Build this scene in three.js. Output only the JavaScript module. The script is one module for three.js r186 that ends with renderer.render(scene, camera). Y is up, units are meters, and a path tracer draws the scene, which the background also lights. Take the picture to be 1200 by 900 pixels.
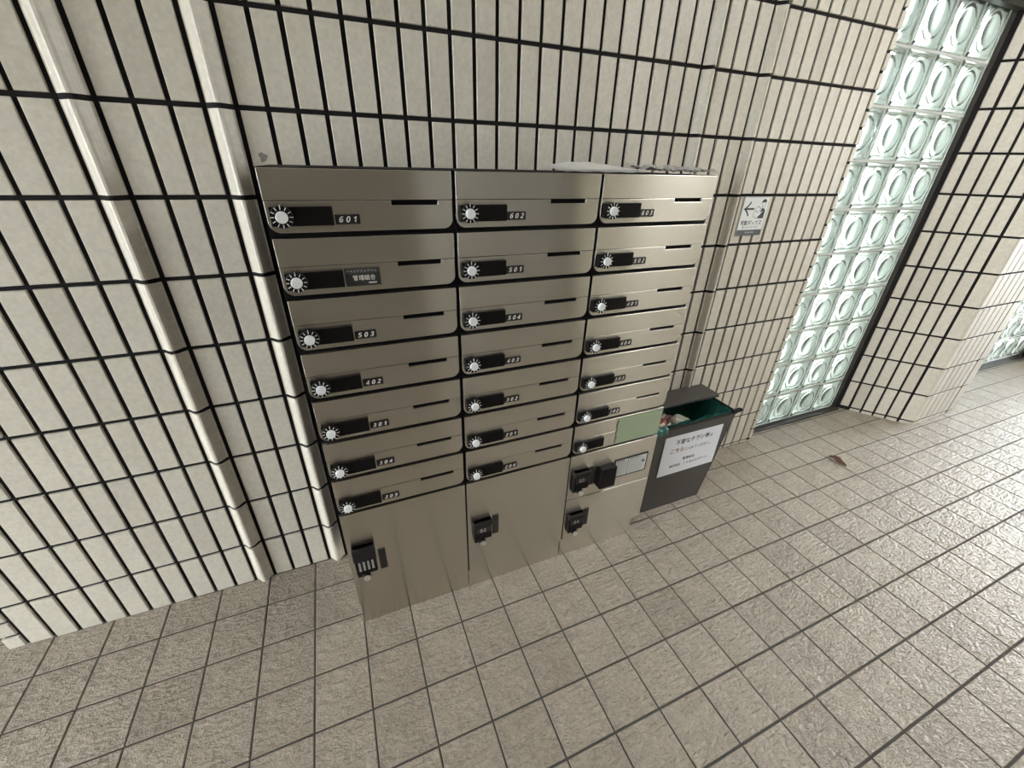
import * as THREE from 'three';
import { mergeGeometries } from 'three/addons/utils/BufferGeometryUtils.js';
import { RoundedBoxGeometry } from 'three/addons/geometries/RoundedBoxGeometry.js';
import { RectAreaLightUniformsLib } from 'three/addons/lights/RectAreaLightUniformsLib.js';

// ---------------------------------------------------------------- camera, sky, exposure
const scene = new THREE.Scene();
const renderer = new THREE.WebGLRenderer({ antialias: true });
renderer.toneMapping = THREE.LinearToneMapping;
renderer.toneMappingExposure = 20.5;
renderer.shadowMap.enabled = true;
scene.background = new THREE.Color().setRGB(0.93, 0.98, 1.0);      // evenly overcast sky

const F = 479.25;                                                  // focal length in pixels of the 1200x900 frame
const EYE = new THREE.Vector3(1.0712, 1.3526, 1.2366);
const RX = new THREE.Vector3(0.9235, 0.023, 0.383), RY = new THREE.Vector3(-0.1629, -0.8803, 0.4456), RZ = new THREE.Vector3(0.3473, -0.4739, -0.8092);
const camera = new THREE.PerspectiveCamera(2 * Math.atan(450 / F) * 180 / Math.PI, 4 / 3, 0.05, 200);
camera.position.copy(EYE);
camera.quaternion.setFromRotationMatrix(new THREE.Matrix4().makeBasis(RX, RY.clone().negate(), RZ.clone().negate()));
scene.add(camera);

// ---------------------------------------------------------------- helpers
let seed = 7;
const rnd = () => { seed = (seed * 1664525 + 1013904223) >>> 0; return seed / 4294967296; };
const names = new Map();
function numbered(parent, name) {
  const key = (parent === scene ? '' : parent.uuid) + name, n = names.get(key) ?? 0;
  names.set(key, n + 1);
  return n ? name + '_' + String(n).padStart(3, '0') : name;
}
function shade(o) { o.castShadow = o.receiveShadow = true; return o; }
function part(parent, name, geometry, material, x = 0, y = 0, z = 0) {
  const m = shade(new THREE.Mesh(geometry, material));
  m.name = numbered(parent, name); m.position.set(x, y, z); parent.add(m);
  return m;
}
function thing(name, label, category, x = 0, y = 0, z = 0, group) {
  const g = new THREE.Group();
  g.name = numbered(scene, name); g.position.set(x, y, z);
  g.userData = { label, category, kind: 'thing' };
  if (group) g.userData.group = group;
  scene.add(g);
  return g;
}
function setting(name) {
  const g = new THREE.Group();
  g.name = name; g.userData = { kind: 'structure' }; scene.add(g);
  return g;
}
const box = (w, h, d, x = 0, y = 0, z = 0) => new THREE.BoxGeometry(w, h, d).translate(x, y, z);
const rbox = (w, h, d, r, x = 0, y = 0, z = 0, s = 2) => new RoundedBoxGeometry(w, h, d, s, r).translate(x, y, z);
function inMetres(g) {                                             // planar uv from the front, so hairlines keep their size
  const p = g.attributes.position, u = g.attributes.uv;
  for (let i = 0; i < p.count; i++) u.setXY(i, p.getX(i), p.getY(i));
  return g;
}
const merge = (list) => mergeGeometries(list.map((g) => { const q = g.index ? g.toNonIndexed() : g; for (const k of Object.keys(q.attributes)) if (!['position', 'normal', 'uv'].includes(k)) q.deleteAttribute(k); return q; }));
const floorY = (x) => 0.0125 - 0.0083 * x;                          // the floor falls gently to the right
function pixel(x, y, z) {                                          // where a point shows in the 1200x900 frame
  const v = new THREE.Vector3(x, y, z).sub(EYE), d = v.dot(RZ);
  return d < 0.02 ? null : [600 + F * v.dot(RX) / d, 450 + F * v.dot(RY) / d];
}
// a quad list -> geometry with flat normals and planar uv in metres
function quads(list, uvOf) {
  const p = [], u = [];
  for (const q of list) for (const i of [0, 1, 2, 0, 2, 3]) { p.push(...q[i]); u.push(...uvOf(q[i])); }
  const g = new THREE.BufferGeometry();
  g.setAttribute('position', new THREE.Float32BufferAttribute(p, 3));
  g.setAttribute('uv', new THREE.Float32BufferAttribute(u, 2));
  g.computeVertexNormals();
  return g;
}
// tile standing in the xy plane, face towards +z at z = 0, chamfered edge c, thickness t
function tileGeo(w, h, t, c, ou = 0, ov = 0) {
  const a = w / 2, b = h / 2, r = [[-a, -b, -t], [a, -b, -t], [a, b, -t], [-a, b, -t]], m = [[-a, -b, -c], [a, -b, -c], [a, b, -c], [-a, b, -c]];
  const f = [[-a + c, -b + c, 0], [a - c, -b + c, 0], [a - c, b - c, 0], [-a + c, b - c, 0]], L = [f];
  for (let i = 0; i < 4; i++) { const j = (i + 1) % 4; L.push([m[i], m[j], f[j], f[i]], [r[i], r[j], m[j], m[i]]); }
  return quads(L, (q) => [q[0] + ou, q[1] + ov]);
}
// strip with a bent cross-section [[x, z]...], height h about y = 0, backed to depth -t
function profileGeo(pts, h, t) {
  const L = [], b = h / 2, n = pts.length;
  for (let i = 0; i < n - 1; i++) {
    const [x0, z0] = pts[i], [x1, z1] = pts[i + 1];
    L.push([[x0, -b, z0], [x1, -b, z1], [x1, b, z1], [x0, b, z0]]);
    L.push([[x0, b, z0], [x1, b, z1], [x1, b, -t], [x0, b, -t]], [[x1, -b, z1], [x0, -b, z0], [x0, -b, -t], [x1, -b, -t]]);
  }
  const [xa, za] = pts[0], [xb, zb] = pts[n - 1];
  L.push([[xa, -b, -t], [xa, -b, za], [xa, b, za], [xa, b, -t]], [[xb, -b, zb], [xb, -b, -t], [xb, b, -t], [xb, b, zb]]);
  return quads(L, (q) => [q[0], q[1]]);
}
// tileable value noise
function noiseMap(n, cells, octaves, s, sx = 1, sy = 1) {
  const out = new Float32Array(n * n);
  let amp = 1, tot = 0, c = cells;
  for (let o = 0; o < octaves; o++) {
    const cx = Math.max(1, Math.round(c * sx)), cy = Math.max(1, Math.round(c * sy)), L = new Float32Array(cx * cy);
    let k = (s * 7919 + o * 104729 + 1) >>> 0;
    for (let i = 0; i < L.length; i++) { k = (k * 1664525 + 1013904223) >>> 0; L[i] = k / 4294967296; }
    for (let y = 0; y < n; y++) {
      const fy = y / n * cy, iy = Math.floor(fy), ty = fy - iy, wy = ty * ty * (3 - 2 * ty);
      for (let x = 0; x < n; x++) {
        const fx = x / n * cx, ix = Math.floor(fx), tx = fx - ix, wx = tx * tx * (3 - 2 * tx);
        const g = (a, b) => L[((b % cy) * cx) + (a % cx)];
        const v0 = g(ix, iy) * (1 - wx) + g(ix + 1, iy) * wx, v1 = g(ix, iy + 1) * (1 - wx) + g(ix + 1, iy + 1) * wx;
        out[y * n + x] += amp * (v0 * (1 - wy) + v1 * wy);
      }
    }
    tot += amp; amp *= 0.55; c *= 2;
  }
  for (let i = 0; i < out.length; i++) out[i] /= tot;
  return out;
}
function texture(n, metres, fn, srgb = false) {
  const d = new Uint8Array(n * n * 4);
  for (let i = 0; i < n * n; i++) { const v = fn(i); for (let k = 0; k < 3; k++) d[i * 4 + k] = Math.max(0, Math.min(255, 255 * (v.length ? v[k] : v))); d[i * 4 + 3] = 255; }
  const t = new THREE.DataTexture(d, n, n);
  t.wrapS = t.wrapT = THREE.RepeatWrapping; t.magFilter = THREE.LinearFilter; t.minFilter = THREE.LinearMipmapLinearFilter; t.generateMipmaps = true;
  t.repeat.set(1 / metres, 1 / metres);
  if (srgb) t.colorSpace = THREE.SRGBColorSpace;
  t.needsUpdate = true;
  return t;
}
function canvasTexture(w, h, draw) {
  const c = document.createElement('canvas'); c.width = w; c.height = h;
  draw(c.getContext('2d'), w, h);
  const t = new THREE.CanvasTexture(c); t.colorSpace = THREE.SRGBColorSpace; t.anisotropy = 8;
  return t;
}
const std = (o) => new THREE.MeshStandardMaterial(o);
const lin = (r, g, b) => new THREE.Color().setRGB(r, g, b);

// ---------------------------------------------------------------- materials
const N1 = noiseMap(512, 6, 5, 3), N2 = noiseMap(512, 90, 2, 5), N3 = noiseMap(512, 20, 4, 9), NF = noiseMap(512, 18, 3, 11, 1, 1.8), NH = noiseMap(512, 3, 6, 21, 1, 90);
const wallTileMap = texture(512, 0.7, (i) => { const v = 0.94 + 0.025 * (N1[i] - 0.5) + 0.08 * (N2[i] - 0.5); return [v, v, v]; }, true);
const wallTileBump = texture(512, 0.16, (i) => N2[i]);
const wallTile = [0, 1, 2, 3].map((k) => std({ color: lin(0.71 - 0.024 * k, 0.667 - 0.024 * k, 0.572 - 0.022 * k), map: wallTileMap, bumpMap: wallTileBump, bumpScale: 0.00018, roughness: 0.42 }));
const wallGrout = std({ color: lin(0.008, 0.0065, 0.007), roughness: 1 });
const floorMap = texture(512, 0.55, (i) => { const v = 0.93 + 0.08 * (N1[i] - 0.5) + 0.12 * (N3[i] - 0.5) + 0.16 * (N2[i] - 0.5); return [v, v * 0.99, v * 0.975]; }, true);
const floorBump = texture(512, 0.27, (i) => 0.5 + 1.6 * (0.8 * NF[i] + 0.2 * N2[i] - 0.5));
const floorTile = [0, 1, 2, 3].map((k) => std({ color: lin(0.38 - 0.018 * k, 0.335 - 0.017 * k, 0.283 - 0.015 * k), map: floorMap, bumpMap: floorBump, bumpScale: 0.0042, roughness: 0.40 }));
const floorGrout = std({ color: lin(0.07, 0.064, 0.058), roughness: 0.95 });
const hairline = texture(512, 0.5, (i) => 0.255 + 0.02 * (NH[i] - 0.5));
const steel = new THREE.MeshPhysicalMaterial({ color: lin(0.68, 0.65, 0.59), metalness: 1, roughness: 1, roughnessMap: hairline,  anisotropy: 1, anisotropyRotation: Math.PI / 2 });
const blackBody = new THREE.MeshPhysicalMaterial({ color: lin(0.004, 0.004, 0.006), roughness: 0.7, specularIntensity: 0.3 });
const blackPlastic = new THREE.MeshPhysicalMaterial({ color: lin(0.006, 0.005, 0.005), roughness: 0.4, specularIntensity: 0.3 });
const softBlack = new THREE.MeshPhysicalMaterial({ color: lin(0.014, 0.013, 0.013), roughness: 0.45, specularIntensity: 0.5 });
const greyPull = std({ color: lin(0.026, 0.025, 0.023), roughness: 0.5 });
const dialWhite = std({ color: lin(0.72, 0.74, 0.74), roughness: 0.4 });
const chrome = std({ color: lin(0.92, 0.91, 0.89), metalness: 1, roughness: 0.35 });
const concrete = std({ color: lin(0.42, 0.41, 0.39), roughness: 0.9 });
const plaster = std({ color: lin(0.50, 0.49, 0.46), roughness: 0.9 });
const whitePaint = std({ color: lin(0.74, 0.73, 0.70), roughness: 0.9 });
const darkWall = std({ color: lin(0.20, 0.18, 0.155), roughness: 0.6 });
const darkFrame = std({ color: lin(0.030, 0.026, 0.024), roughness: 0.5 });
const lintelPaint = std({ color: lin(0.16, 0.15, 0.14), roughness: 0.8 });
const mortar = std({ color: lin(0.62, 0.63, 0.61), roughness: 0.9 });
const glassMat = new THREE.MeshPhysicalMaterial({ color: lin(0.90, 0.98, 0.95), roughness: 0.16, transmission: 1, thickness: 0.012, ior: 1.5, metalness: 0 });

// ---------------------------------------------------------------- tile geometry of the walls
const PX = 0.0615, PY = 0.1811, JO = 0.0108, TW = PX - JO, TH = PY - 0.0105, TT = 0.008;
const wallGeo = Array.from({ length: 6 }, (_, k) => tileGeo(TW, TH, TT, 0.0014, 0.113 * k, 0.207 * k));
const ridgePts = (() => {
  const L = [];
  for (let i = 0; i <= 20; i++) {
    const t = i / 20, x = (t - 0.5) * TW, u = Math.min(1, Math.max(0, (t - 0.06) / 0.88));
    L.push([x, 0.0205 * Math.pow(Math.sin(Math.PI * u), 1.35) + 0.0005 * (i % 2) * (i > 2 && i < 18 ? 1 : 0)]);
  }
  return L;
})();
const ridgeGeo = profileGeo(ridgePts, TH, TT);
const ridgeGroutGeo = (h) => profileGeo(ridgePts.map(([x, z]) => [x * PX / TW, z - 0.006]), h, 0.012);
const RIDGES = new Set([10, 14, 36, 40]);
const TOP_ROW = 13;

// ---------------------------------------------------------------- mailbox wall of tiles
{
  const W = setting('wall_back');
  part(W, 'wall_core', box(3.14, 2.62, 0.19, 1.532, 1.17, -0.1015), wallGrout);
  const ridgeGrout = [];
  const want = [];
  const XS = [0.961, 2.05];
  for (let c = 0; c < 50; c++) for (let r = 0; r < TOP_ROW; r++) {
    const x = (c + 0.5) * PX, y = (r + 0.5) * PY, q = pixel(x, y, 0);
    let size = 0;
    if (q && q[0] > -25 && q[0] < 1225 && q[1] > -60 && q[1] < 940) {
      const a = pixel(x - PX / 2, y, 0), b = pixel(x + PX / 2, y, 0), d = pixel(x, y - PY / 2, 0), e = pixel(x, y + PY / 2, 0);
      if (a && b && d && e) size = Math.abs((b[0] - a[0]) * (e[1] - d[1]) - (b[1] - a[1]) * (e[0] - d[0]));
      const t = (EYE.z - 0.315) / EYE.z, mx = EYE.x + (x - EYE.x) * t, my = EYE.y + (y + PY / 2 - EYE.y) * t;   // behind the mailboxes?
      if (mx > XS[0] + 0.02 && mx < XS[1] && my < 1.33) size *= 0.01;
    }
    want.push({ c, r, x, y, size });
  }
  for (const t of want.filter((t) => RIDGES.has(t.c))) { part(W, 'ridge_tile', ridgeGeo, wallTile[0], t.x, t.y, 0); ridgeGrout.push(ridgeGroutGeo(PY).translate(t.x, t.y, 0)); }
  const flat = want.filter((t) => !RIDGES.has(t.c)).sort((a, b) => b.size - a.size);
  const rest = [];
  flat.forEach((t, i) => {
    const k = Math.floor(rnd() * 6), m = Math.floor(rnd() * rnd() * 4), dz = (rnd() - 0.5) * 0.0012;
    if (i < 300 && t.size > 8) part(W, 'tile', wallGeo[k], wallTile[m], t.x, t.y, dz);
    else rest.push(wallGeo[k].clone().translate(t.x, t.y, dz));
  });
  // slivers of the next course where the floor has dropped
  for (let c = 36; c < 50; c++) if (!RIDGES.has(c)) rest.push(tileGeo(TW, 0.03, TT, 0.0012).translate((c + 0.5) * PX, -0.0205, 0));
  const field = part(W, 'tile_field', merge(rest), wallTile[1]); field.userData.kind = 'stuff';
  part(W, 'ridge_grout', merge(ridgeGrout), wallGrout);
  // quoins: the same tiles laid flat round both ends, three to a course
  const cl = tileGeo(0.040, 0.0500, 0.06, 0.0018), cr = tileGeo(0.0245, 0.0500, 0.06, 0.0018);
  for (let i = 0; i < TOP_ROW * 3; i++) {
    const y = (i + 0.5) * PY / 3;
    part(W, 'corner_tile', cl, wallTile[i % 3], -0.0255, y, 0);
    part(W, 'corner_tile', cr, wallTile[(i + 1) % 3], 3.0935, y, 0);
  }
}

// ---------------------------------------------------------------- floor
{
  const Fl = setting('floor');
  Fl.position.set(0, 0.0125, 0); Fl.rotation.z = Math.atan(-0.0083);
  part(Fl, 'floor_bed', merge([box(13, 0.3, 5.4, 3.5, -0.153, 2.2), box(3.0, 0.3, 1.0, -1.5, -0.153, -1.0)]), floorGrout);
  const geo = Array.from({ length: 8 }, (_, k) => tileGeo(0.1452, 0.1430, 0.006, 0.0012, 0.173 * k, 0.119 * k).rotateX(-Math.PI / 2));
  const cut = tileGeo(0.1452, 0.116, 0.006, 0.0012).rotateX(-Math.PI / 2);
  const want = [];
  for (let i = -20; i < 60; i++) for (let j = -9; j < 32; j++) {
    const x = 0.8125 + (i + 0.5) * 0.15, z = -0.0271 + (j + 0.5) * 0.149;
    if (x < -2.9 || x > 9.9 || z > 4.8) continue;
    if (j < 0 && x > 0 && !(x > 3.1 && j === -1)) continue;
    const y = floorY(x), a = pixel(x - 0.075, y, z), b = pixel(x + 0.075, y, z), d = pixel(x, y, z - 0.075), e = pixel(x, y, z + 0.075), q = pixel(x, y, z);
    let size = 0;
    if (a && b && d && e && q && q[0] > -90 && q[0] < 1290 && q[1] > 380 && q[1] < 990) size = Math.abs((b[0] - a[0]) * (e[1] - d[1]) - (b[1] - a[1]) * (e[0] - d[0]));
    if (x > 1.0 && x < 2.0 && z < 0.25) size = 0;
    want.push({ x, z, j, size });
  }
  want.sort((p, q) => q.size - p.size);
  const rest = [];
  want.forEach((t, i) => {
    const short = t.j === 0 && t.x < 3.1 && t.x > 0, g = short ? cut : geo[Math.floor(rnd() * 8)], m = Math.floor(rnd() * rnd() * 4), z = short ? t.z + 0.0135 : t.z, y = (rnd() - 0.5) * 0.0008;
    if (i < 300) part(Fl, 'floor_tile', g, floorTile[m], t.x, y, z);
    else rest.push(g.clone().translate(t.x, y, z));
  });
  part(Fl, 'floor_tile_field', merge(rest), floorTile[1]).userData.kind = 'stuff';
}

// ---------------------------------------------------------------- glass block windows
function reliefBlock() {                                           // hollow glass block: two pressed shells with rim, ring and lens
  const S = 0.19, D = 0.078, n = 36, P = [], I = [], U = [], step = THREE.MathUtils.smoothstep;
  const outer = (x, y) => { const e = Math.max(Math.abs(x), Math.abs(y)) / (S / 2); return D / 2 - 0.005 * step(e, 0.93, 1.0); };
  const inner = (x, y) => {
    const e = Math.max(Math.abs(x), Math.abs(y)) / (S / 2), r = Math.hypot(x, y);
    let t = 0.009 + 0.006 * step(e, 0.74, 0.92);
    t += 0.004 * Math.exp(-(((r - 0.068) / 0.005) ** 2));
    if (r < 0.060) t += 0.007 * (1 - (r / 0.060) ** 2) - 0.0025;
    return D / 2 - t;
  };
  for (const s of [1, -1]) for (const [f, flip] of [[outer, s], [inner, -s]]) {
    const o = P.length / 3;
    for (let j = 0; j <= n; j++) for (let i = 0; i <= n; i++) { const x = (i / n - 0.5) * S, y = (j / n - 0.5) * S; P.push(x, y, s * f(x, y)); U.push(x, y); }
    for (let j = 0; j < n; j++) for (let i = 0; i < n; i++) {
      const a = o + j * (n + 1) + i, b = a + 1, c = a + n + 1, d = c + 1;
      flip > 0 ? I.push(a, b, d, a, d, c) : I.push(a, d, b, a, c, d);
    }
    if (f === inner) {                                             // rim of this shell
      const m = (n + 1) * (n + 1), p = o - m, at = (i, j) => j * (n + 1) + i;
      for (let k = 0; k < n; k++) for (const [a, b] of [[at(k, 0), at(k + 1, 0)], [at(n, k), at(n, k + 1)], [at(n - k, n), at(n - k - 1, n)], [at(0, n - k), at(0, n - k - 1)]])
        s > 0 ? I.push(p + a, o + a, o + b, p + a, o + b, p + b) : I.push(p + a, o + b, o + a, p + a, p + b, o + b);
    }
  }
  const g = new THREE.BufferGeometry();
  g.setAttribute('position', new THREE.Float32BufferAttribute(P, 3)); g.setAttribute('uv', new THREE.Float32BufferAttribute(U, 2));
  g.setIndex(I); g.computeVertexNormals();
  return g;
}
const blockGeo = reliefBlock();
function glassWindow(name, x0, cols, yBase) {
  const G = setting(name), Z = -0.068 - 0.039, rows = 10, bars = [];
  for (let c = 0; c < cols; c++) for (let r = 0; r < rows; r++) part(G, 'glass_block', blockGeo, glassMat, x0 + (c + 0.5) * 0.2, (r + 0.5) * 0.2, Z);
  for (let c = 0; c <= cols; c++) bars.push(box(0.0096, rows * 0.2, 0.064, x0 + c * 0.2, rows * 0.1, Z));
  for (let r = 0; r <= rows; r++) for (let c = 0; c < cols; c++) bars.push(box(0.1898, 0.0096, 0.064, x0 + (c + 0.5) * 0.2, r * 0.2, Z));
  part(G, 'mortar', merge(bars), mortar);
  const fr = [box(0.034, 2.06, 0.05, x0 + cols * 0.2 + 0.023, 1.005, Z + 0.012), box(0.03, 2.06, 0.08, x0 - 0.02, 1.0, Z - 0.02),
    box(cols * 0.2 + 0.06, 0.06, 0.11, x0 + cols * 0.1 + 0.005, 2.012, Z + 0.012), box(cols * 0.2 + 0.06, 0.05, 0.11, x0 + cols * 0.1 + 0.005, yBase - 0.012, Z + 0.012)];
  part(G, 'window_frame', merge(fr), darkFrame);
  return G;
}
glassWindow('window_1', 3.12, 4, -0.02);
glassWindow('window_2', 5.245, 6, -0.038);
{
  const L = setting('trim_1');                                     // lintel over the glass
  part(L, 'lintel', box(0.88, 0.46, 0.16, 3.54, 2.27, -0.12), lintelPaint);
  const L2 = setting('trim_2'); part(L2, 'lintel', box(1.56, 0.46, 0.16, 5.74, 2.27, -0.12), lintelPaint);
}

// ---------------------------------------------------------------- tiled pillars with slanted faces
function pillar(name, x0, yF) {
  const G = setting(name);
  const A = new THREE.Vector2(3.977, -0.066), dir = new THREE.Vector2(0.6075, 0.7943), len = 0.389;
  const B = A.clone().addScaledVector(dir, len), C = new THREE.Vector2(4.683, B.y), Dp = new THREE.Vector2(C.x + (B.x - A.x), A.y);
  const inset = (p, q) => p.clone().add(q);
  const n1 = new THREE.Vector2(-dir.y, dir.x);                      // outward normal of the slanted face (x, z)
  const sh = new THREE.Shape();
  const k = 0.006, poly = [inset(A, n1.clone().multiplyScalar(-k)), new THREE.Vector2(B.x + 0.003, B.y - k), new THREE.Vector2(C.x - 0.003, C.y - k), new THREE.Vector2(Dp.x - k, Dp.y), new THREE.Vector2(Dp.x - k, -0.105), new THREE.Vector2(A.x + k, -0.105)];
  poly.forEach((p, i) => i ? sh.lineTo(p.x, -p.y) : sh.moveTo(p.x, -p.y));
  const core = new THREE.ExtrudeGeometry(sh, { depth: 2.6, bevelEnabled: false }).rotateX(-Math.PI / 2).translate(0, -0.1, 0);
  part(G, 'pillar_core', core, wallGrout);
  const a1 = -Math.atan2(dir.y, dir.x);                              // turn so that local x runs along the face
  const pitch = 0.0625, g1 = [0, 1, 2].map((i) => tileGeo(pitch - 0.0108, TH, TT, 0.0014, 0.2 * i, 0.1 * i)), lo = tileGeo(pitch - 0.0108, 0.032, TT, 0.0012);
  const row = (r) => r < 0 ? [lo, -0.0215] : [g1[(r * 7 + Math.floor(rnd() * 3)) % 3], (r + 0.5) * PY];
  const rest = [];
  const put = (s, r, P, d, turn, seen) => {
    const [g, y] = row(r), x = P.x + d.x * s, z = P.y + d.y * s;
    if (seen && r >= 0) { const m = part(G, 'tile', g, wallTile[Math.floor(rnd() * rnd() * 4)], x, y, z); m.rotation.y = turn; }
    else rest.push(g.clone().rotateY(turn).translate(x, y, z));
  };
  for (let r = -1; r < TOP_ROW; r++) {
    const seen = r < 12;
    const w0 = tileGeo(0.043, r < 0 ? 0.032 : TH, TT, 0.0014);
    if (r >= 0) { const m = part(G, 'tile', w0, wallTile[1], A.x + dir.x * 0.034, (r + 0.5) * PY, A.y + dir.y * 0.034); m.rotation.y = a1; }
    for (let i = 0; i < 4; i++) put(0.0635 + (i + 0.5) * 0.0633, r, A, dir, a1, seen);
    for (let i = 0; i < 5; i++) put(0.058 + (i + 0.5) * 0.0635, r, B, new THREE.Vector2(1, 0), 0, seen);
    for (let i = 0; i < 5; i++) put(0.058 + (i + 0.5) * 0.0633, r, C, new THREE.Vector2(dir.x, -dir.y), -a1, false);
  }
  // rounded corner tiles
  const corner = (P, u, v, lu, lv) => {                              // legs from P along -u and +v, outer skin
    const pts = [], steps = 7, rad = 0.012, q0 = P.clone().addScaledVector(u, -rad), q1 = P.clone().addScaledVector(v, rad);
    pts.push(P.clone().addScaledVector(u, -lu));
    for (let i = 0; i <= steps; i++) { const t = i / steps; pts.push(q0.clone().multiplyScalar((1 - t) ** 2).addScaledVector(P, 2 * t * (1 - t)).addScaledVector(q1, t * t)); }
    pts.push(P.clone().addScaledVector(v, lv));
    const c = P.clone().addScaledVector(u, -0.03).addScaledVector(v, 0.03), L = [], inner = pts.map((p) => p.clone().lerp(c, 0.28));
    return (h) => {
      const b = h / 2, S = [];
      for (let i = 0; i < pts.length - 1; i++) {
        const p = pts[i], q = pts[i + 1], pi = inner[i], qi = inner[i + 1];
        S.push([[p.x, -b, p.y], [q.x, -b, q.y], [q.x, b, q.y], [p.x, b, p.y]], [[p.x, b, p.y], [q.x, b, q.y], [qi.x, b, qi.y], [pi.x, b, pi.y]], [[q.x, -b, q.y], [p.x, -b, p.y], [pi.x, -b, pi.y], [qi.x, -b, qi.y]]);
      }
      const p = pts[0], pi = inner[0], q = pts[pts.length - 1], qi = inner[pts.length - 1];
      S.push([[pi.x, -b, pi.y], [p.x, -b, p.y], [p.x, b, p.y], [pi.x, b, pi.y]], [[q.x, -b, q.y], [qi.x, -b, qi.y], [qi.x, b, qi.y], [q.x, b, q.y]]);
      return quads(S, (t) => [t[0] + t[2], t[1]]);
    };
  };
  const one = new THREE.Vector2(1, 0);
  for (const [P, u, v, lu, lv] of [[B, dir, one, 0.065, 0.053], [C, one, new THREE.Vector2(dir.x, -dir.y), 0.088, 0.053]]) {
    const make = corner(P, u, v, lu, lv), full = make(TH), low = make(0.032);
    for (let r = 0; r < TOP_ROW; r++) part(G, 'corner_tile', full, wallTile[r % 2], 0, (r + 0.5) * PY, 0);
    rest.push(low.translate(0, -0.0215, 0));
  }
  part(G, 'tile_field', merge(rest), wallTile[1]).userData.kind = 'stuff';
  G.position.set(x0, yF, 0);
  return G;
}
pillar('pillar_1', 0, 0);
pillar('pillar_2', 2.51, -0.002);
{
  const W = setting('wall_back_far');                               // plain stretch hidden behind the pillar
  part(W, 'wall_panel', box(0.38, 2.6, 0.2, 5.04, 1.2, -0.17), plaster);
  const W2 = setting('wall_back_end');
  part(W2, 'wall_panel', box(2.6, 2.6, 0.2, 8.75, 1.2, -0.17), plaster);
}

// ---------------------------------------------------------------- the rest of the passage
{
  const C = setting('ceiling');
  part(C, 'ceiling_slab', merge([box(11.3, 0.5, 5.1, 2.75, 2.70, 2.35), box(2.9, 0.5, 1.3, -1.45, 2.70, -0.85)]), whitePaint);
  RectAreaLightUniformsLib.init();
  const L = new THREE.Group(); L.name = 'ceiling_light'; L.position.set(3.3, 2.45, 1.2); C.add(L);
  part(L, 'light_frame', merge([box(0.66, 0.03, 0.03, 0, -0.015, 0.315), box(0.66, 0.03, 0.03, 0, -0.015, -0.315), box(0.03, 0.03, 0.6, 0.315, -0.015, 0), box(0.03, 0.03, 0.6, -0.315, -0.015, 0)]), whitePaint);
  part(L, 'diffuser', box(0.6, 0.01, 0.6, 0, -0.012, 0), std({ color: lin(0.8, 0.8, 0.8), emissive: lin(1, 0.98, 0.94), emissiveIntensity: 0.3 }));
  const A = new THREE.RectAreaLight(lin(1, 0.98, 0.94), 1.1, 0.6, 0.6);
  A.position.set(0, -0.03, 0); A.rotation.x = -Math.PI / 2; L.add(A);
  const W = setting('wall_front');                                  // tiled wall opposite, mirrored in the steel
  part(W, 'wall_core', box(5.3, 2.6, 0.2, 5.75, 1.15, 2.856), wallGrout);
  const t = [];
  for (let c = 0; c < 60; c++) for (let r = 0; r < TOP_ROW; r++) t.push(tileGeo(TW, TH, TT, 0.0014).rotateY(Math.PI).translate(3.12 + (c + 0.5) * PX, (r + 0.5) * PY, 2.75));
  part(W, 'tile_field', merge(t), wallTile[1]).userData.kind = 'stuff';
  const W3 = setting('wall_lobby');
  part(W3, 'wall_panel', box(1.5, 2.6, 0.15, 0.85, 1.15, 2.2), darkWall);
  const W4 = setting('wall_lobby_side');
  part(W4, 'wall_panel', box(9.2, 2.6, 0.2, 1.75, 1.15, 4.9), whitePaint);
  const W5 = setting('wall_left');
  part(W5, 'wall_panel', merge([box(0.2, 2.6, 1.8, -2.85, 1.15, -0.5), box(0.2, 2.6, 2.6, -2.85, 1.15, 3.7), box(0.2, 0.3, 2.0, -2.85, 2.3, 1.4)]), plaster);
  const W6 = setting('wall_back_left');
  part(W6, 'wall_panel', merge([box(2.85, 2.6, 0.2, -1.37, 1.15, -1.4), box(0.1, 2.6, 1.15, 0.02, 1.15, -0.75)]), plaster);
}
{
  const G = setting('ground');                                      // pavement outside
  part(G, 'pavement', box(80, 0.2, 80, 3, -0.42, 0), concrete);
  const N = setting('wall_neighbour');                              // house wall close behind the glass blocks
  part(N, 'wall_panel', box(18, 10, 0.3, 6, 4.6, -4.1), whitePaint);
  const U = setting('upper_storeys');                               // the building goes on above the passage
  part(U, 'facade_block', box(11.3, 6, 5.1, 2.75, 5.95, 2.35), plaster);
  const E = setting('wall_right');
  part(E, 'wall_panel', box(0.2, 2.7, 2.9, 8.3, 1.1, 3.35), plaster);
}

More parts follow.
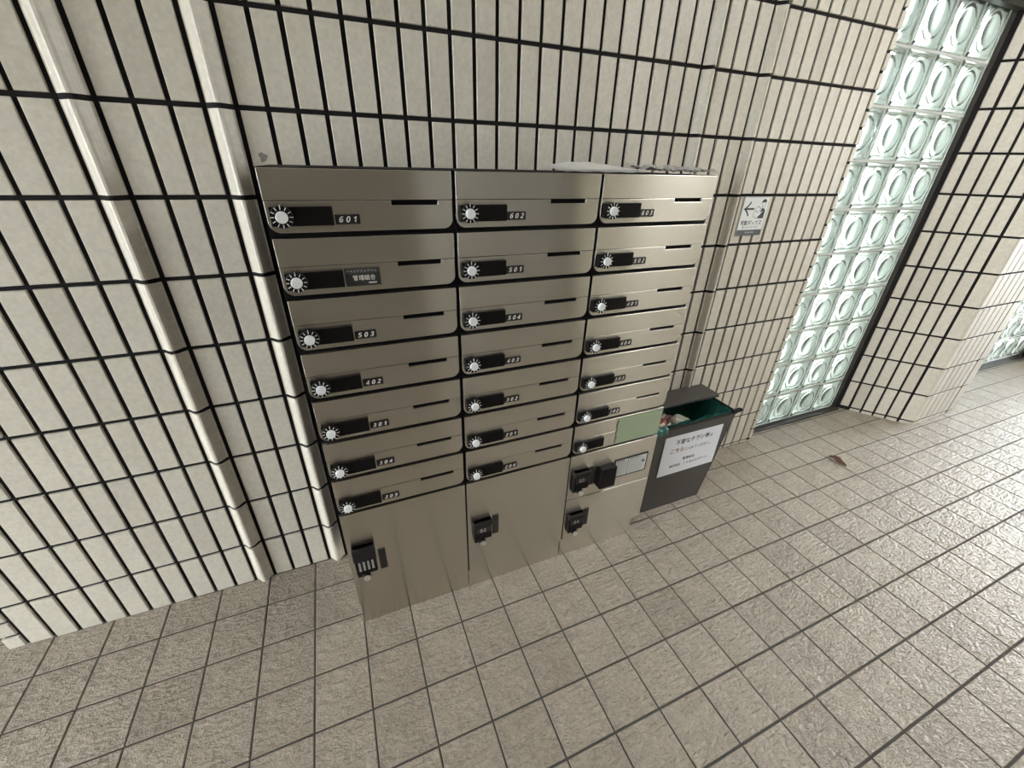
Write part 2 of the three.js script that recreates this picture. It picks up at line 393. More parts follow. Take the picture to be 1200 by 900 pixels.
// ---------------------------------------------------------------- lettering drawn as strokes (grid 0..10)
const GLYPH = {
  '不': '0.5,1 9.5,1;5.5,1 4,4 .5,7;5,4 5,9.8;6,4.5 9,7', '要': '.5,.8 9.5,.8;1.5,2.5 8.5,2.5 8.5,5 1.5,5 1.5,2.5;3.8,.8 3.8,5;6.2,.8 6.2,5;.5,6.8 9.5,6.8;4,5.5 2.5,8 7.5,9.8;7.2,6.8 5.5,8.8 1.5,9.8',
  'な': '.5,2.5 5.5,2.5;3.5,.5 2.5,4 .8,7;7,2 9.2,3.5;6.8,4.5 6.8,8.5 4.8,9.5 3.2,8.5 4.5,7.3 7,7.8 9.2,9.3', 'チ': '2,1.8 8,.8;.5,4.5 9.5,4.5;5,1.5 5,6 3,9.7', 'ラ': '1.5,1.2 8.5,1.2;.8,3.8 9,3.8 7.5,7 3,9.7',
  'シ': '1.5,1 3.8,2.3;.8,4 3,5.2;1.5,9.3 5.5,8 9.3,3', '等': '2,.5 .8,2.5;1.8,1.2 4.5,1.2;6.5,.5 5.3,2.5;6,1.2 9.2,1.2;1.5,3.5 8.5,3.5;5,2.5 5,5;.5,5 9.5,5;.8,6.8 9.2,6.8;6.5,5.5 6.5,9.6 5,9.6;3,7.8 4.2,8.8',
  'は': '1.5,.8 1,5 1.8,9.5;4,3 9.5,3;7,.8 7,8.5 5.5,9.5 4,8.5 5.5,7.3 9.5,9.3', 'こ': '2,2 8,2;1.5,6 1.8,8.2 5,9 8.8,8.5', 'ち': '1,3 9,2.4;4.5,.5 3,5.5 6,4.5 8.8,6 8,8.8 3.5,9.6', 'ら': '3.5,.6 6.5,1.8;2.5,3 2,6.5 5,4.8 8.3,5.8 8,8.6 3.2,9.7',
  'に': '1.5,.8 1,5 1.8,9.5;4.5,2.5 9,2.5;4.3,6.5 4.8,8.5 9.3,8.5', '入': '3.5,1 5,1 5.2,4 .8,9.6;5.2,4 9.4,9.6', 'れ': '2.3,.6 2.3,9.7;.6,3 4,2.6 .6,7.4;2.5,5 6,2.5 7,3.5 6.6,8.2 9.6,8', 'て': '.8,1.8 9.2,1.4 5.5,4.2 5,7.5 8,9.6', 'く': '7.2,.6 2.5,5 7.5,9.6',
  'だ': '.8,2.5 5.5,2.5;3.4,.6 1,9.5;5,5 8.8,5;4.6,7.5 5.5,9 9.2,9;7.6,.8 8.2,2.2;9,.4 9.6,1.8', 'さ': '.8,3 9.2,2.4;4.5,.5 7.5,6 3.5,6;2,7 2.8,9.2 7.5,9.5', 'い': '1.2,2 1.5,7 3.5,9 4.2,7;7.5,2.4 9,6.8', '。': '1,7.5 2.8,7.5 2.8,9.3 1,9.3 1,7.5',
  '管': '2,.3 .8,2;1.8,1 4.5,1;6.5,.3 5.3,2;6,1 9.2,1;1,4.6 1,3 9,3 9,4.6;2.8,4.6 7.2,4.6 7.2,6.2 2.8,6.2;2.8,4.6 2.8,9.6;2.8,7.6 7.8,7.6 7.8,9.6 2.8,9.6', '理': '.5,1.5 3.8,1.5;.7,4.8 3.6,4.8;.3,8.6 4,7.6;2.1,1.5 2.1,8;5,1 9.2,1 9.2,5.2 5,5.2 5,1;5,3 9.2,3;7.1,1 7.1,9.3;5,7.2 9.3,7.2;4.3,9.5 9.8,9.5',
  '会': '5,.4 .5,4.5;5,.4 9.5,4.5;3,4.2 7,4.2;1.2,6 8.8,6;4,6 2.2,9.2 8,8.8;6.8,7.5 8.6,9.8', '社': '2.2,.4 2.8,1.6;.6,2.5 4,2.5 .5,6.3;2.4,4.5 2.4,9.8;2.6,5 4.2,6.2;5.2,4.2 9.3,4.2;7.2,1 7.2,9.2;4.6,9.3 9.8,9.3',
  '株': '.4,3 4,3;2.2,.5 2.2,9.8;2.2,3.5 .4,7;2.4,4 3.8,5.6;5.4,1 4.8,3;5,2.4 9.2,2.4;4.4,5 9.7,5;7.1,.5 7.1,9.8;7,5 4.6,8.8;7.2,5 9.7,8.6', '式': '.6,2.6 9.4,2.6;1.2,5.2 5.2,5.2;3.2,5.2 3.2,8.6;.8,9.2 5.6,8;6.2,.5 7,6.5 9,9.5 9.6,7.6;7.8,.6 8.9,1.7',
  '組': '2.4,.4 .8,3 2.8,3.6;4,1.8 .6,5.6 4.2,5.2;2.4,5.6 2.4,9.8;1,6.8 .4,8.8;3.6,6.8 4.2,8.4;5.6,1 9,1 9,9.2;5.6,1 5.6,9.2;5.6,3.6 9,3.6;5.6,6.3 9,6.3;4.6,9.4 9.8,9.4', '合': '5,.4 .5,4.4;5,.4 9.5,4.4;3,4 7,4;2.2,5.8 7.8,5.8 7.8,9.6 2.2,9.6 2.2,5.8',
  '宅': '5,.2 5,1.6;1,3.4 1,1.8 9,1.8 9,3.4;7,3.2 2,4.4;.8,6.4 9.2,5.6;4.6,4 4.6,9.2 8.8,9.2 9,7.8', '配': '.6,1 5,1;.8,2.8 4.8,2.8 4.8,9.4 .8,9.4 .8,2.8;2,1 2,4.8;3.6,1 3.6,4.8;.8,6.8 4.8,6.8;6,1.2 9.2,1.2 9.2,4.6 6,4.6 6,9.2 9.4,9.2 9.4,7.6', 'ボ': '.6,3 9,3;4.8,.8 4.8,9.4;2.6,5 .8,8.4;7,5 9,8.4;8.2,.3 8.8,1.5;9.4,0 9.9,1.2', 'ッ': '1.8,4.5 2.6,6.2;4.4,4 5.2,5.8;8.4,4.2 7.4,7.4 4,9.5', 'ク': '3.8,.6 .8,5;3.4,2.2 8.8,2.2 7,6.8 2.6,9.7', 'ス': '1.4,1.4 8.2,1.4 5.6,5.8 .8,9.5;5.6,5.6 9.3,9.4', '箱': '2,.3 1,2;6,.3 5,2;1.8,1 4,1;5.8,1 9,1;.4,4 4.2,4;2.3,2.4 2.3,9.8;5.2,3 9.2,3 9.2,9.6 5.2,9.6 5.2,3;5.2,5.2 9.2,5.2;5.2,7.4 9.2,7.4',
  'エ': '1,1.6 9,1.6;5,1.6 5,8.8;.5,8.8 9.5,8.8', 'テ': '1.8,1.2 8.2,1.2;.5,4 9.5,4;5.2,4 4.8,7 3,9.6', 'ー': '.8,5 9.2,5', 'ト': '3.6,.5 3.6,9.8;3.6,4 8.4,6.4',
};
function strokes(g, text, x, y, size, color, weight = 0.11, squash = 1) {
  g.strokeStyle = color; g.fillStyle = color; g.lineWidth = size * weight; g.lineCap = 'round'; g.lineJoin = 'round';
  for (const ch of text) {
    if (GLYPH[ch]) for (const s of GLYPH[ch].split(';')) {
      g.beginPath();
      s.trim().split(' ').forEach((p, i) => { const [a, b] = p.split(',').map(Number), X = x + a / 10 * size * 0.9 * squash, Y = y + b / 10 * size * 0.9; i ? g.lineTo(X, Y) : g.moveTo(X, Y); });
      g.stroke();
    } else { g.font = 'bold ' + Math.round(size * 0.95) + 'px sans-serif'; g.fillText(ch, x + size * 0.1, y + size * 0.86); }
    x += size * squash;
  }
}

// ---------------------------------------------------------------- mailboxes
const COLX = [0.961, 1.3225, 1.689, 2.055], TOPY = 1.3385, RP = 0.1209, FZ = 0.314;
const NUMBERS = [['601', '管理組合', '503', '402', '301', '304', '203'], ['602', '501', '504', '403', '302', '201', '204'], ['603', '502', '401', '404', '303', '202', '']];
const CELL = 256, numberAtlas = canvasTexture(1024, 768, (g) => {
  g.fillStyle = '#131214'; g.fillRect(0, 0, 1024, 768);
  const flat = NUMBERS.flat();
  flat.forEach((s, i) => {
    if (!s || s.length > 3) return;
    const x = (i % 4) * CELL, y = Math.floor(i / 4) * 96;
    g.fillStyle = '#eeece6'; g.font = 'italic bold 88px sans-serif';
    [...s].forEach((ch, k) => g.fillText(ch, x + 26 + k * 76, y + 78));
  });
  for (let k = 0; k < 4; k++) {                                     // 02, 03, 04
    g.fillStyle = '#dcdad4'; g.font = '84px sans-serif';
    if (k) [...('0' + (k + 1))].forEach((ch, n) => g.fillText(ch, k * CELL + 66 + n * 58, 6 * 96 + 80));
  }
  g.fillStyle = '#16181a'; g.fillRect(0, 672, 256, 96);
});
const numberMat = std({ map: numberAtlas, roughness: 0.4 });
function atlasPlane(w, h, i) {
  const g = new THREE.PlaneGeometry(w, h), u = g.attributes.uv, x = (i % 4) * CELL / 1024, y = 1 - Math.floor(i / 4) * 96 / 768;
  for (let k = 0; k < 4; k++) u.setXY(k, x + u.getX(k) * CELL / 1024, y - (1 - u.getY(k)) * 96 / 768);
  return g;
}
const unionMat = std({ roughness: 0.4, map: canvasTexture(512, 256, (g) => {
  g.fillStyle = '#26282a'; g.fillRect(0, 0, 512, 256);
  g.fillStyle = '#3d3f40'; g.fillRect(0, 0, 512, 70);
  g.fillStyle = '#85857f'; for (let k = 0; k < 9; k++) g.fillRect(30 + k * 50, 22 + (k % 3) * 4, 30, 20);
  strokes(g, '管理組合', 108, 98, 84, '#d3d1c8', 0.10);
  g.fillStyle = '#c9c7bf'; g.fillRect(330, 206, 120, 20);
}) });
function doorShape(w, h, r, slot) {
  const s = new THREE.Shape();
  s.moveTo(0, 0); s.lineTo(slot[0], 0); s.lineTo(slot[0], -0.0088); s.lineTo(slot[1], -0.0088); s.lineTo(slot[1], 0); s.lineTo(w, 0); s.lineTo(w, -h + r);
  s.absarc(w - r, -h + r, r, 0, -Math.PI / 2, true); s.lineTo(r, -h); s.absarc(r, -h + r, r, -Math.PI / 2, -Math.PI, true); s.lineTo(0, 0);
  return s;
}
const bevel = { depth: 0.006, bevelEnabled: true, bevelThickness: 0.0008, bevelSize: 0.0008, bevelOffset: -0.0008, bevelSegments: 2, curveSegments: 10 };
const marksGeo = (() => {
  const L = [];
  for (let k = 0; k < 12; k++) L.push(box(0.0016, k ? 0.0058 : 0.0085, 0.0008, 0, k ? 0.0160 : 0.0175, 0).rotateZ(-k * Math.PI / 6));
  return merge(L);
})();
const dialRing = new THREE.CylinderGeometry(0.0192, 0.0200, 0.009, 36).rotateX(Math.PI / 2);
const dialCap = new THREE.LatheGeometry([[0.0001, 0.008], [0.0085, 0.008], [0.0098, 0.0072], [0.0104, 0.0055], [0.0106, 0]].map((p) => new THREE.Vector2(...p)), 30).rotateX(Math.PI / 2);
const dialTab = box(0.0025, 0.012, 0.003);
const WORDS = ['above the four-wheel combination lock', 'above locker 02', 'nearest the waste bin'], ROWS = ['topmost', 'second from top', 'third from top', 'fourth from top', 'third from bottom', 'second from bottom', 'lowest'];
for (let c = 0; c < 3; c++) {
  const w = COLX[c + 1] - COLX[c];
  for (let r = 0; r < 7; r++) {
    const no = NUMBERS[c][r], y = TOPY - r * RP;
    const where = ROWS[r] + ' in the column ' + WORDS[c];
    const label = no === '' ? 'unnumbered stainless steel mailbox with green tape over its slot, above locker 03'
      : no.length > 3 ? 'stainless steel mailbox with a wide management nameplate of four characters, below box 601'
      : 'steel mailbox ' + no + ', ' + where;
    const M = thing('mailbox', label, 'mailbox', COLX[c], y - RP, 0.004, 'stainless steel mailboxes in three columns');
    const e = 0.0042, dw = w - 2 * e, H = RP;
    part(M, 'body', box(w - 0.0006, RP - 0.0006, FZ - 0.016, w / 2, RP / 2, (FZ - 0.016) / 2), blackBody);
    part(M, 'flap', inMetres(rbox(dw, 0.0535, 0.012, 0.0008, w / 2, H - 0.0285, FZ - 0.0104)), steel);
    const D = new THREE.Group(); D.name = 'door'; M.add(D);
    D.position.set(e, H - 0.0562, FZ - 0.0112);
    part(D, 'door_plate', new THREE.ExtrudeGeometry(doorShape(dw, 0.0562, 0.020, [0.227, 0.322]), bevel), steel);
    part(D, 'name_panel', rbox(0.1085, 0.034, 0.009, 0.0012, 0.0605, -0.0262, 0.0112), blackPlastic);
    const dial = part(D, 'dial', dialRing, blackPlastic, 0.0262, -0.0262, 0.0185);
    part(D, 'dial_cap', dialCap, dialWhite, 0.0262, -0.0262, 0.023);
    part(D, 'dial_marks', marksGeo, dialWhite, 0.0262, -0.0262, 0.0232);
    if (no.length === 3) part(D, 'number_tag', rbox(0.046, 0.0175, 0.003, 0.0006, 0.1400, -0.0335, 0.0082), blackPlastic), part(D, 'number_print', atlasPlane(0.044, 0.0163, c * 7 + r), numberMat, 0.1400, -0.0335, 0.00985);
    else if (no.length > 3) part(D, 'nameplate', rbox(0.071, 0.0365, 0.003, 0.0006, 0.1525, -0.0262, 0.0082), blackPlastic), part(D, 'nameplate_print', new THREE.PlaneGeometry(0.0705, 0.036), unionMat, 0.1525, -0.0262, 0.00985);
  }
}
// parcel lockers under the mailboxes
const LOCKY = TOPY - 7 * RP;                                        // 0.4922
function locker(c, y0, y1, label, build) {
  const w = COLX[c + 1] - COLX[c], M = thing('parcel_locker', label, 'locker', COLX[c], y0, 0.004, 'stainless steel parcel lockers under the mailboxes');
  part(M, 'body', box(w - 0.0006, y1 - y0 - 0.0006, FZ - 0.016, w / 2, (y1 - y0) / 2, (FZ - 0.016) / 2), blackBody);
  const D = new THREE.Group(); D.name = 'door'; M.add(D); D.position.set(0.0026, 0, FZ - 0.0104);
  part(D, 'door_plate', inMetres(rbox(w - 0.0052, y1 - y0 - 0.0030, 0.012, 0.0008, (w - 0.0052) / 2, (y1 - y0) / 2, 0)), steel);
  build(D);
  return M;
}
function lockUnit(D, x, y, i, tall) {
  // x, y: top left corner of the black latch on the door
  const w = 0.060, z = 0.006;
  const h = tall ? 0.108 : 0.078;
  part(D, 'lock_case', rbox(w, h, 0.018, 0.003, x + w / 2, y - h / 2, z + 0.009), blackPlastic);
  part(D, 'lock_cover', rbox(w + 0.004, tall ? 0.046 : 0.018, 0.024, 0.003, x + w / 2, y - (tall ? 0.023 : 0.009), z + 0.012), softBlack);
  if (tall) {
    const wheels = [];
    for (let k = 0; k < 4; k++) for (let j = 0; j < 5; j++) wheels.push(box(0.0062, 0.0052, 0.001, x + 0.012 + k * 0.0122, y - 0.058 - j * 0.0076, z + 0.0184));
    part(D, 'number_wheels', merge(wheels), std({ color: lin(0.34, 0.34, 0.33), roughness: 0.5 }));
  } else part(D, 'number_print', atlasPlane(0.052, 0.0225, 24 + i), numberMat, x + w / 2 + 0.001, y - 0.036, z + 0.0186);
  const feet = [rbox(0.020, 0.020, 0.014, 0.003, x + 0.011, y - h - 0.004, z + 0.007), rbox(0.016, 0.014, 0.014, 0.003, x + 0.05, y - h + 0.001, z + 0.007)];
  part(D, 'lock_feet', merge(feet), blackPlastic);
  part(D, 'key_cylinder', new THREE.CylinderGeometry(0.0115, 0.0125, 0.026, 26).rotateX(Math.PI / 2), blackPlastic, x + 0.026, y - h - 0.008, z + 0.013);
  part(D, 'keyhole_disc', new THREE.CylinderGeometry(0.0104, 0.0106, 0.004, 24).rotateX(Math.PI / 2), chrome, x + 0.026, y - h - 0.008, z + 0.0275);
  part(D, 'finger_pull', rbox(0.0215, 0.083, 0.004, 0.001, x + w + 0.0185, y - (tall ? 0.082 : 0.043), z + 0.001), greyPull);
}
const PLY = 0.090;
locker(0, PLY, LOCKY, 'tall steel parcel locker with a black combination lock of four number wheels', (D) => lockUnit(D, 0.0125, 0.369 - PLY, 0, true));
locker(1, PLY, LOCKY, 'tall steel parcel locker with number 02 on its black latch', (D) => lockUnit(D, 0.0165, 0.332 - PLY, 1, false));
const MID = 0.2935;
locker(2, MID, LOCKY, 'small steel parcel locker numbered 03 with a black box and white instruction label', (D) => {
  lockUnit(D, 0.012, 0.429 - MID, 2, false);
  part(D, 'reader_box', rbox(0.066, 0.088, 0.030, 0.004, 0.1455, 0.378 - MID, 0.020), blackPlastic);
  part(D, 'label_frame', rbox(0.149, 0.085, 0.003, 0.001, 0.259, 0.384 - MID, 0.007), softBlack);
  part(D, 'instruction_label', new THREE.PlaneGeometry(0.138, 0.074), std({ roughness: 0.6, map: canvasTexture(512, 274, (g) => {
    g.fillStyle = '#c9cac8'; g.fillRect(0, 0, 512, 274);
    g.fillStyle = '#8f9392';
    for (let k = 0; k < 9; k++) { g.fillRect(20, 24 + k * 27, 130 + (k * 37) % 40, 7); g.fillRect(222, 24 + k * 27, 200 + (k * 53) % 70, 8); }
    g.fillStyle = '#55585a'; g.fillRect(20, 10, 120, 9); g.fillRect(222, 10, 160, 9); g.fillRect(440, 90, 44, 44);
    g.fillStyle = '#2c2c2d'; g.fillRect(198, 0, 7, 274);
  }) }), 0.259, 0.384 - MID, 0.0088);
});
locker(2, PLY, MID, 'small steel parcel locker with number 04 on its latch, lowest right', (D) => lockUnit(D, 0.012, 0.230 - PLY, 3, false));
{
  const P = thing('mailbox_plinth', 'low stainless steel plinth carrying the bank of mailboxes on the tiles', 'plinth', COLX[0], 0, 0.004);
  for (let c = 0; c < 3; c++) {
    const w = COLX[c + 1] - COLX[c] - (c === 2 ? 0.03 : 0);
    part(P, 'plinth_panel', inMetres(rbox(w - 0.0030, PLY + 0.0035, FZ - 0.016, 0.0015, COLX[c] - COLX[0] + w / 2, PLY / 2 - 0.0048, (FZ - 0.016) / 2 + 0.002)), steel);
  }
}
{ // green tape over the slot of the unnumbered box
  const g = new THREE.PlaneGeometry(0.186, 0.104, 40, 22), p = g.attributes.position;
  for (let i = 0; i < p.count; i++) {
    const x = p.getX(i), y = p.getY(i);
    if (x < -0.092) p.setX(i, x + 0.002 * Math.sin(y * 190) + 0.001 * Math.sin(y * 431 + 1));
    p.setZ(i, 0.0006 + 0.0005 * Math.sin(x * 60 + y * 25) * Math.sin(y * 90));
  }
  g.computeVertexNormals();
  const t = thing('green_tape', 'pale green masking tape stuck across the slot of the unnumbered mailbox', 'tape', 1.9535, 0.5555, FZ + 0.0012);
  part(t, 'tape_strip', g, new THREE.MeshPhysicalMaterial({ color: lin(0.36, 0.44, 0.29), roughness: 0.7, transmission: 0.2, side: THREE.DoubleSide }));
}
// ---------------------------------------------------------------- things on the mailboxes
function sheet(w, d, nx, nz, fn) {
  const g = new THREE.PlaneGeometry(w, d, nx, nz).rotateX(-Math.PI / 2), p = g.attributes.position;
  for (let i = 0; i < p.count; i++) { const [x, y, z] = fn(p.getX(i), p.getZ(i), p.getX(i) / w + 0.5, p.getZ(i) / d + 0.5); p.setXYZ(i, x, y, z); }
  g.computeVertexNormals();
  return g;
}
{
  const paper = std({ color: lin(0.76, 0.76, 0.74), roughness: 0.7, side: THREE.DoubleSide });
  const a = thing('folded_leaflet', 'white leaflet lying on top of the middle mailbox column', 'leaflet', 1.72, TOPY + 0.001, 0.235);
  part(a, 'paper', mergeGeometries([0, 1, 2].map((k) => sheet(0.24, 0.12, 24, 8, (x, z, u, v) => [x + k * 0.006, 0.001 + k * 0.002 + 0.017 * (1 - v) * Math.sin(Math.PI * Math.min(1, 0.15 + u * 0.8)) + 0.006 * Math.max(0, u - 0.7) + 0.0008 * Math.sin(u * 23 + k), z - k * 0.006]))), paper);
  const b = thing('plastic_wrapper', 'crumpled grey plastic wrapper on top of the right-hand mailbox column', 'wrapper', 1.965, TOPY + 0.001, 0.225);
  const wr = mergeGeometries([0, 1].map((k) => sheet(0.21, 0.14, 30, 18, (x, z, u, v) => [x, 0.001 + k * 0.003 + 0.008 * (1 - v) + Math.abs(0.007 * Math.sin(u * 9 + v * 4 + k) * Math.sin(v * 7 + 1 + k)) + 0.004 * Math.abs(Math.sin(u * 31 + v * 17)), z])));
  part(b, 'film', wr, new THREE.MeshPhysicalMaterial({ color: lin(0.50, 0.50, 0.52), roughness: 0.35, transmission: 0.3, side: THREE.DoubleSide }));
}
{ // grey smudge of old adhesive
  const s = new THREE.Shape();
  for (let i = 0; i < 24; i++) { const t = i / 24 * Math.PI * 2, r = 0.0085 * (1 + 0.18 * Math.sin(3 * t + 1) + 0.1 * Math.sin(5 * t)); i ? s.lineTo(r * Math.cos(t), r * 1.15 * Math.sin(t)) : s.moveTo(r, 0); }
  const a = thing('adhesive_smudge', 'small grey adhesive smudge on the wall tile above the leftmost mailbox corner', 'smudge', 0.952, 1.353, 0.0009);
  part(a, 'residue', new THREE.ExtrudeGeometry(s, { depth: 0.0006, bevelEnabled: false }), std({ color: lin(0.24, 0.215, 0.20), roughness: 0.8 }));
}
// ---------------------------------------------------------------- sign on the wall
{
  const S = thing('wall_sign', 'small white sign with a left arrow and a delivery man, on the tiles', 'sign', 2.6125, 1.192, 0.0022);
  part(S, 'sign_plate', rbox(0.138, 0.142, 0.003, 0.0012), std({ color: lin(0.62, 0.64, 0.64), roughness: 0.35 }));
  part(S, 'sign_print', new THREE.PlaneGeometry(0.136, 0.140), std({ roughness: 0.6, map: canvasTexture(512, 528, (g) => {
    g.fillStyle = '#dde0df'; g.fillRect(0, 0, 512, 528);
    g.strokeStyle = '#8b8d8e'; g.lineWidth = 4; g.strokeRect(8, 6, 496, 440);
    g.strokeStyle = '#2b2d33'; g.lineWidth = 26; g.lineCap = 'butt';
    g.beginPath(); g.moveTo(70, 160); g.lineTo(240, 160); g.stroke();
    g.lineWidth = 24; g.beginPath(); g.moveTo(150, 64); g.quadraticCurveTo(112, 126, 52, 160); g.quadraticCurveTo(112, 194, 150, 256); g.stroke();
    // delivery man in profile: cap, head, dark jacket, outlined parcel
    g.fillStyle = '#2b2d33';
    g.beginPath(); g.moveTo(368, 66); g.quadraticCurveTo(380, 26, 424, 28); g.quadraticCurveTo(458, 32, 460, 70); g.lineTo(350, 76); g.fill();
    g.beginPath(); g.moveTo(400, 150); g.quadraticCurveTo(480, 150, 474, 220); g.lineTo(474, 292); g.lineTo(352, 292); g.quadraticCurveTo(350, 262, 380, 250); g.lineTo(430, 190); g.lineTo(372, 210); g.closePath(); g.fill();
    g.strokeStyle = '#2b2d33'; g.lineWidth = 6;
    g.beginPath(); g.arc(414, 100, 34, 0, 7); g.stroke();
    g.beginPath(); g.moveTo(262, 170); g.lineTo(318, 120); g.lineTo(376, 160); g.lineTo(322, 214); g.closePath(); g.stroke();
    g.beginPath(); g.moveTo(268, 180); g.quadraticCurveTo(242, 230, 262, 262); g.quadraticCurveTo(300, 292, 350, 280); g.stroke();
    strokes(g, '宅配ボックス', 40, 318, 72, '#2b2d33', 0.12);
    strokes(g, '箱はこちらに入れてください', 90, 400, 26, '#3a3c40', 0.11);
    g.fillStyle = '#4d5054'; g.fillRect(0, 452, 512, 76);
    g.fillStyle = '#85888b'; g.fillRect(170, 476, 190, 22);
  }) }), 0, 0, 0.0018);
}
// ---------------------------------------------------------------- waste bin
{
  const binPaint = std({ color: lin(0.060, 0.054, 0.049), roughness: 0.55, bumpMap: wallTileBump, bumpScale: 0.0001 });
  const by = floorY(2.3), B = thing('waste_bin', 'dark grey metal waste bin with a half lid, white notice and open top', 'bin', 2.306, by, 0);
  const H = 0.44 - by, xb = 0.162, xt = 0.243, zb0 = 0.030, zb1 = 0.236, zt0 = 0.012, zt1 = 0.241, t = 0.004;
  const plate = (a, b, c, d, n) => {                                 // slab between four corners with thickness along n
    const o = [a, b, c, d].map((p) => [p[0] - n[0] * t, p[1] - n[1] * t, p[2] - n[2] * t]), q = [a, b, c, d], L = [q, [o[3], o[2], o[1], o[0]]];
    for (let i = 0; i < 4; i++) { const j = (i + 1) % 4; L.push([q[j], q[i], o[i], o[j]]); }
    return quads(L, (p) => [p[0] + p[2], p[1]]);
  };
  part(B, 'front_panel', plate([-xb, 0, zb1], [xb, 0, zb1], [xt, H, zt1], [-xt, H, zt1], [0, 0, 1]), binPaint);
  part(B, 'rear_panel', plate([xb, 0, zb0], [-xb, 0, zb0], [-xt, H, zt0], [xt, H, zt0], [0, 0, -1]), binPaint);
  part(B, 'side_panel', plate([xb, 0, zb1], [xb, 0, zb0], [xt, H, zt0], [xt, H, zt1], [1, 0, 0]), binPaint);
  part(B, 'side_panel', plate([-xb, 0, zb0], [-xb, 0, zb1], [-xt, H, zt1], [-xt, H, zt0], [-1, 0, 0]), binPaint);
  part(B, 'bottom_panel', box(2 * xb - 0.01, 0.006, zb1 - zb0 - 0.01, 0, 0.006, (zb0 + zb1) / 2), binPaint);
  part(B, 'rim', merge([rbox(2 * xt + 0.006, 0.010, 0.008, 0.002, 0, H - 0.002, zt1), rbox(0.008, 0.010, zt1 - zt0, 0.002, xt, H - 0.002, (zt0 + zt1) / 2), rbox(0.008, 0.010, zt1 - zt0, 0.002, -xt, H - 0.002, (zt0 + zt1) / 2)]), softBlack);
  const lid = part(B, 'lid', rbox(2 * xt + 0.030, 0.012, 0.108, 0.003), binPaint, 0.012, H + 0.010, zt0 + 0.052);
  part(lid, 'lid_edge', rbox(2 * xt + 0.028, 0.006, 0.006, 0.002), softBlack, 0, -0.004, 0.054);
  part(B, 'lid_clip', merge([rbox(0.050, 0.010, 0.020, 0.004, xt - 0.006, H + 0.008, zt1 + 0.002), new THREE.TorusGeometry(0.010, 0.003, 8, 20).rotateX(Math.PI / 2).translate(xt + 0.016, H + 0.009, zt1)]), blackPlastic);
  part(B, 'notice', rbox(0.312, 0.204, 0.0012, 0.0005, 0.0285, 0.291 - by, zt1 + 0.0006), std({ color: lin(0.66, 0.67, 0.70), roughness: 0.6 }));
  part(B, 'notice_print', new THREE.PlaneGeometry(0.311, 0.203), std({ roughness: 0.55, map: canvasTexture(1024, 668, (g) => {
    g.fillStyle = '#dddee4'; g.fillRect(0, 0, 1024, 668);
    strokes(g, '不要なチラシ等', 205, 80, 86, '#2d2e33', 0.12);
    strokes(g, 'は', 812, 106, 56, '#2d2e33', 0.12);
    strokes(g, 'こちら', 130, 214, 86, '#7a3434', 0.13);
    strokes(g, 'に入れてください。', 392, 244, 56, '#2d2e33', 0.11);
    strokes(g, '管理会社', 400, 410, 56, '#2d2e33', 0.13);
    strokes(g, '株式会社 TOMHエステート', 186, 504, 50, '#2d2e33', 0.13);
  }) }), 0.0285, 0.291 - by, zt1 + 0.0014);

  const teal = new THREE.MeshPhysicalMaterial({ color: lin(0.030, 0.17, 0.145), roughness: 0.4, transmission: 0.1, side: THREE.DoubleSide });
  const bag = thing('bin_liner', 'teal plastic bin liner hanging inside the waste bin, folded over its rim', 'bin liner', 2.30, by, 0);
  const L = [], ring = (y, k, i) => { const a = [[-1, 1], [1, 1], [1, -1], [-1, -1]]; return a; };
  const nx = 26, ny = 8, wall = (ax, az, bx, bz, lean) => {
    const g = new THREE.PlaneGeometry(1, 1, nx, ny), p = g.attributes.position;
    for (let i = 0; i < p.count; i++) {
      const u = p.getX(i) + 0.5, v = p.getY(i) + 0.5, w = 0.004 * Math.sin(u * 31 + v * 3) + 0.003 * Math.sin(u * 57 + 2), k = 0.80 + 0.18 * v;
      p.setXYZ(i, (ax + (bx - ax) * u) * k + (az === bz ? 0 : w), H - 0.20 + 0.205 * v + 0.004 * Math.sin(u * 19) * v, 0.13 + ((az + (bz - az) * u) * k + (az === bz ? w : 0)));
    }
    return g;
  };
  L.push(wall(-0.233, 0.098, 0.233, 0.098), wall(0.233, 0.098, 0.233, -0.098), wall(0.233, -0.098, -0.233, -0.098), wall(-0.233, -0.098, -0.233, 0.098));
  const cuff = (x0, x1, z, n) => {                                   // flap over the front rim
    const g = new THREE.PlaneGeometry(1, 1, n, 10), p = g.attributes.position;
    for (let i = 0; i < p.count; i++) {
      const u = p.getX(i) + 0.5, v = p.getY(i) + 0.5, a = Math.PI * Math.min(1, v * 1.6), drop = Math.max(0, v - 0.62) * 0.05;
      p.setXYZ(i, x0 + (x1 - x0) * u, H + 0.008 + 0.010 * Math.sin(a) - drop + 0.003 * Math.sin(u * 16), z - 0.012 * Math.cos(a) + 0.002 * Math.sin(u * 23));
    }
    return g;
  };
  L.push(cuff(-0.235, -0.135, zt1 + 0.004, 14));
  L.push(sheet(0.40, 0.16, 14, 8, (x, z, u, v) => [x, H - 0.205 + 0.012 * Math.sin(u * 9) * Math.sin(v * 7), z + 0.13]));
  const m = mergeGeometries(L); m.computeVertexNormals();
  part(bag, 'film', m, teal);
  // rubbish
  const fly = (name, label, cx, cz, w, d, tilt, tint, turn) => {
    const o = thing(name, label, 'flyer', 2.306 + cx, by + H - 0.030, cz);
    const g = sheet(w, d, 12, 10, (x, z, u, v) => [x, 0.012 * Math.sin(u * 6 + v * 5) + 0.006 * Math.sin(v * 13 + u * 3), z]);
    const pm = part(o, 'paper', g, std({ roughness: 0.45, side: THREE.DoubleSide, map: tint }));
    pm.rotation.set(tilt, turn, 0.12, 'YXZ');
  };
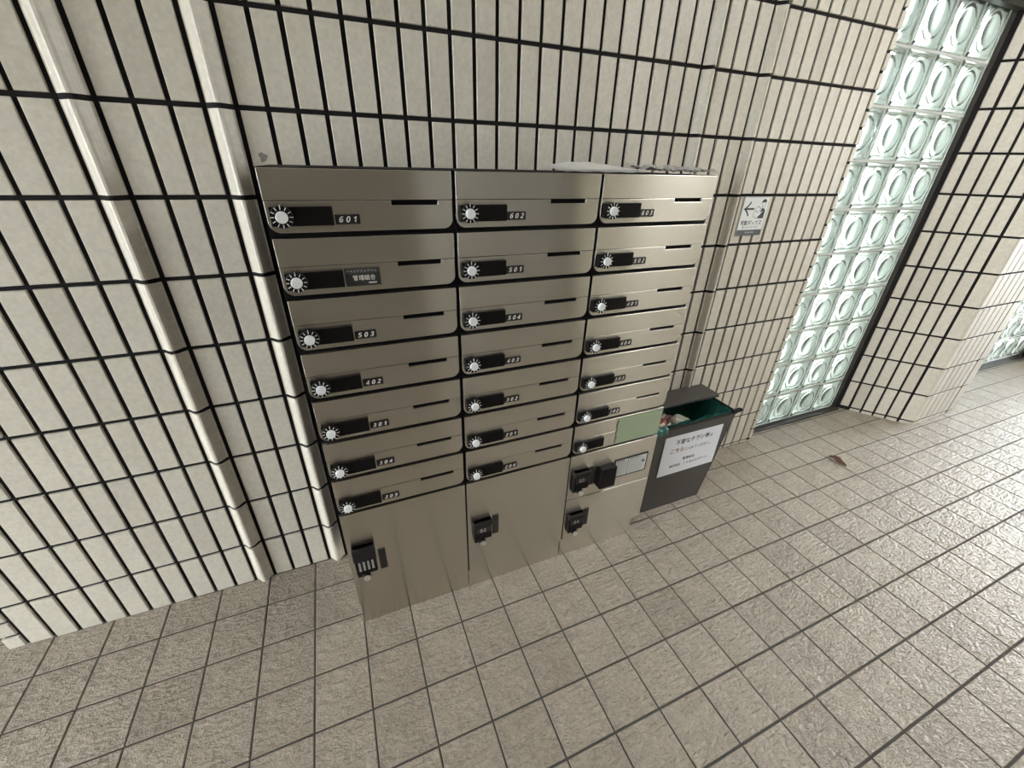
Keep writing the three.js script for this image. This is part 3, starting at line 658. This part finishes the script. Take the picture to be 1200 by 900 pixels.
  const printed = (a, b, c) => canvasTexture(128, 128, (g) => { g.fillStyle = a; g.fillRect(0, 0, 128, 128); for (let k = 0; k < 26; k++) { g.fillStyle = [b, c, '#d8cfc0'][k % 3]; g.fillRect(rnd() * 120, rnd() * 120, 8 + rnd() * 34, 5 + rnd() * 18); } });
  fly('flyer', 'crumpled orange and red flyer in the bin beside the mailboxes', -0.150, 0.190, 0.13, 0.09, 0.55, printed('#8c4a2c', '#a83a2c', '#c08a4a'), 0.2);
  fly('flyer', 'glossy white and dark red flyer leaning inside the waste bin', -0.085, 0.185, 0.11, 0.08, 0.6, printed('#5c4038', '#7c2c2c', '#a0968c'), 0.5);
  const cb = thing('plastic_bag', 'clear crumpled plastic bag lying inside the waste bin', 'plastic bag', 2.306 - 0.02, by + H - 0.055, 0.180);
  const ball = new THREE.IcosahedronGeometry(0.055, 4), bp = ball.attributes.position;
  for (let i = 0; i < bp.count; i++) { const x = bp.getX(i), y = bp.getY(i), z = bp.getZ(i), k = 1 + 0.14 * Math.sin(x * 110 + y * 60) * Math.sin(z * 95 + 1) + 0.08 * Math.sin(y * 170 + x * 40); bp.setXYZ(i, x * k * 1.25, y * k * 0.8, z * k * 0.9); }
  ball.computeVertexNormals();
  part(cb, 'film', ball, new THREE.MeshPhysicalMaterial({ color: lin(0.5, 0.48, 0.42), roughness: 0.3, transmission: 0.4, side: THREE.DoubleSide }));
}
// ---------------------------------------------------------------- dry leaf
{
  const x = 3.372, z = 0.318, Lf = thing('dry_leaf', 'curled reddish brown dry leaf lying on the floor tiles near the glass blocks', 'leaf', x, floorY(x) + 0.002, z);
  const g = new THREE.PlaneGeometry(0.030, 0.105, 10, 24).rotateX(-Math.PI / 2), p = g.attributes.position;
  for (let i = 0; i < p.count; i++) {
    const v = p.getZ(i) / 0.105 + 0.5, w = Math.pow(Math.sin(Math.PI * Math.min(1, 0.08 + v * 0.92)), 0.8), u = p.getX(i) / 0.015;
    p.setXYZ(i, u * 0.020 * w, 0.003 + 0.011 * u * u * w + 0.006 * Math.sin(v * 5) ** 2, p.getZ(i));
  }
  g.computeVertexNormals();
  const bl = part(Lf, 'blade', g, std({ color: lin(0.10, 0.042, 0.026), roughness: 0.6, side: THREE.DoubleSide }));
  bl.rotation.y = -0.22;
  const st = part(Lf, 'stalk', new THREE.CylinderGeometry(0.0012, 0.0008, 0.03, 6).rotateX(Math.PI / 2), std({ color: lin(0.10, 0.05, 0.03), roughness: 0.7 }), -0.014, 0.004, 0.066);
  st.rotation.y = -0.22;
}
renderer.render(scene, camera);
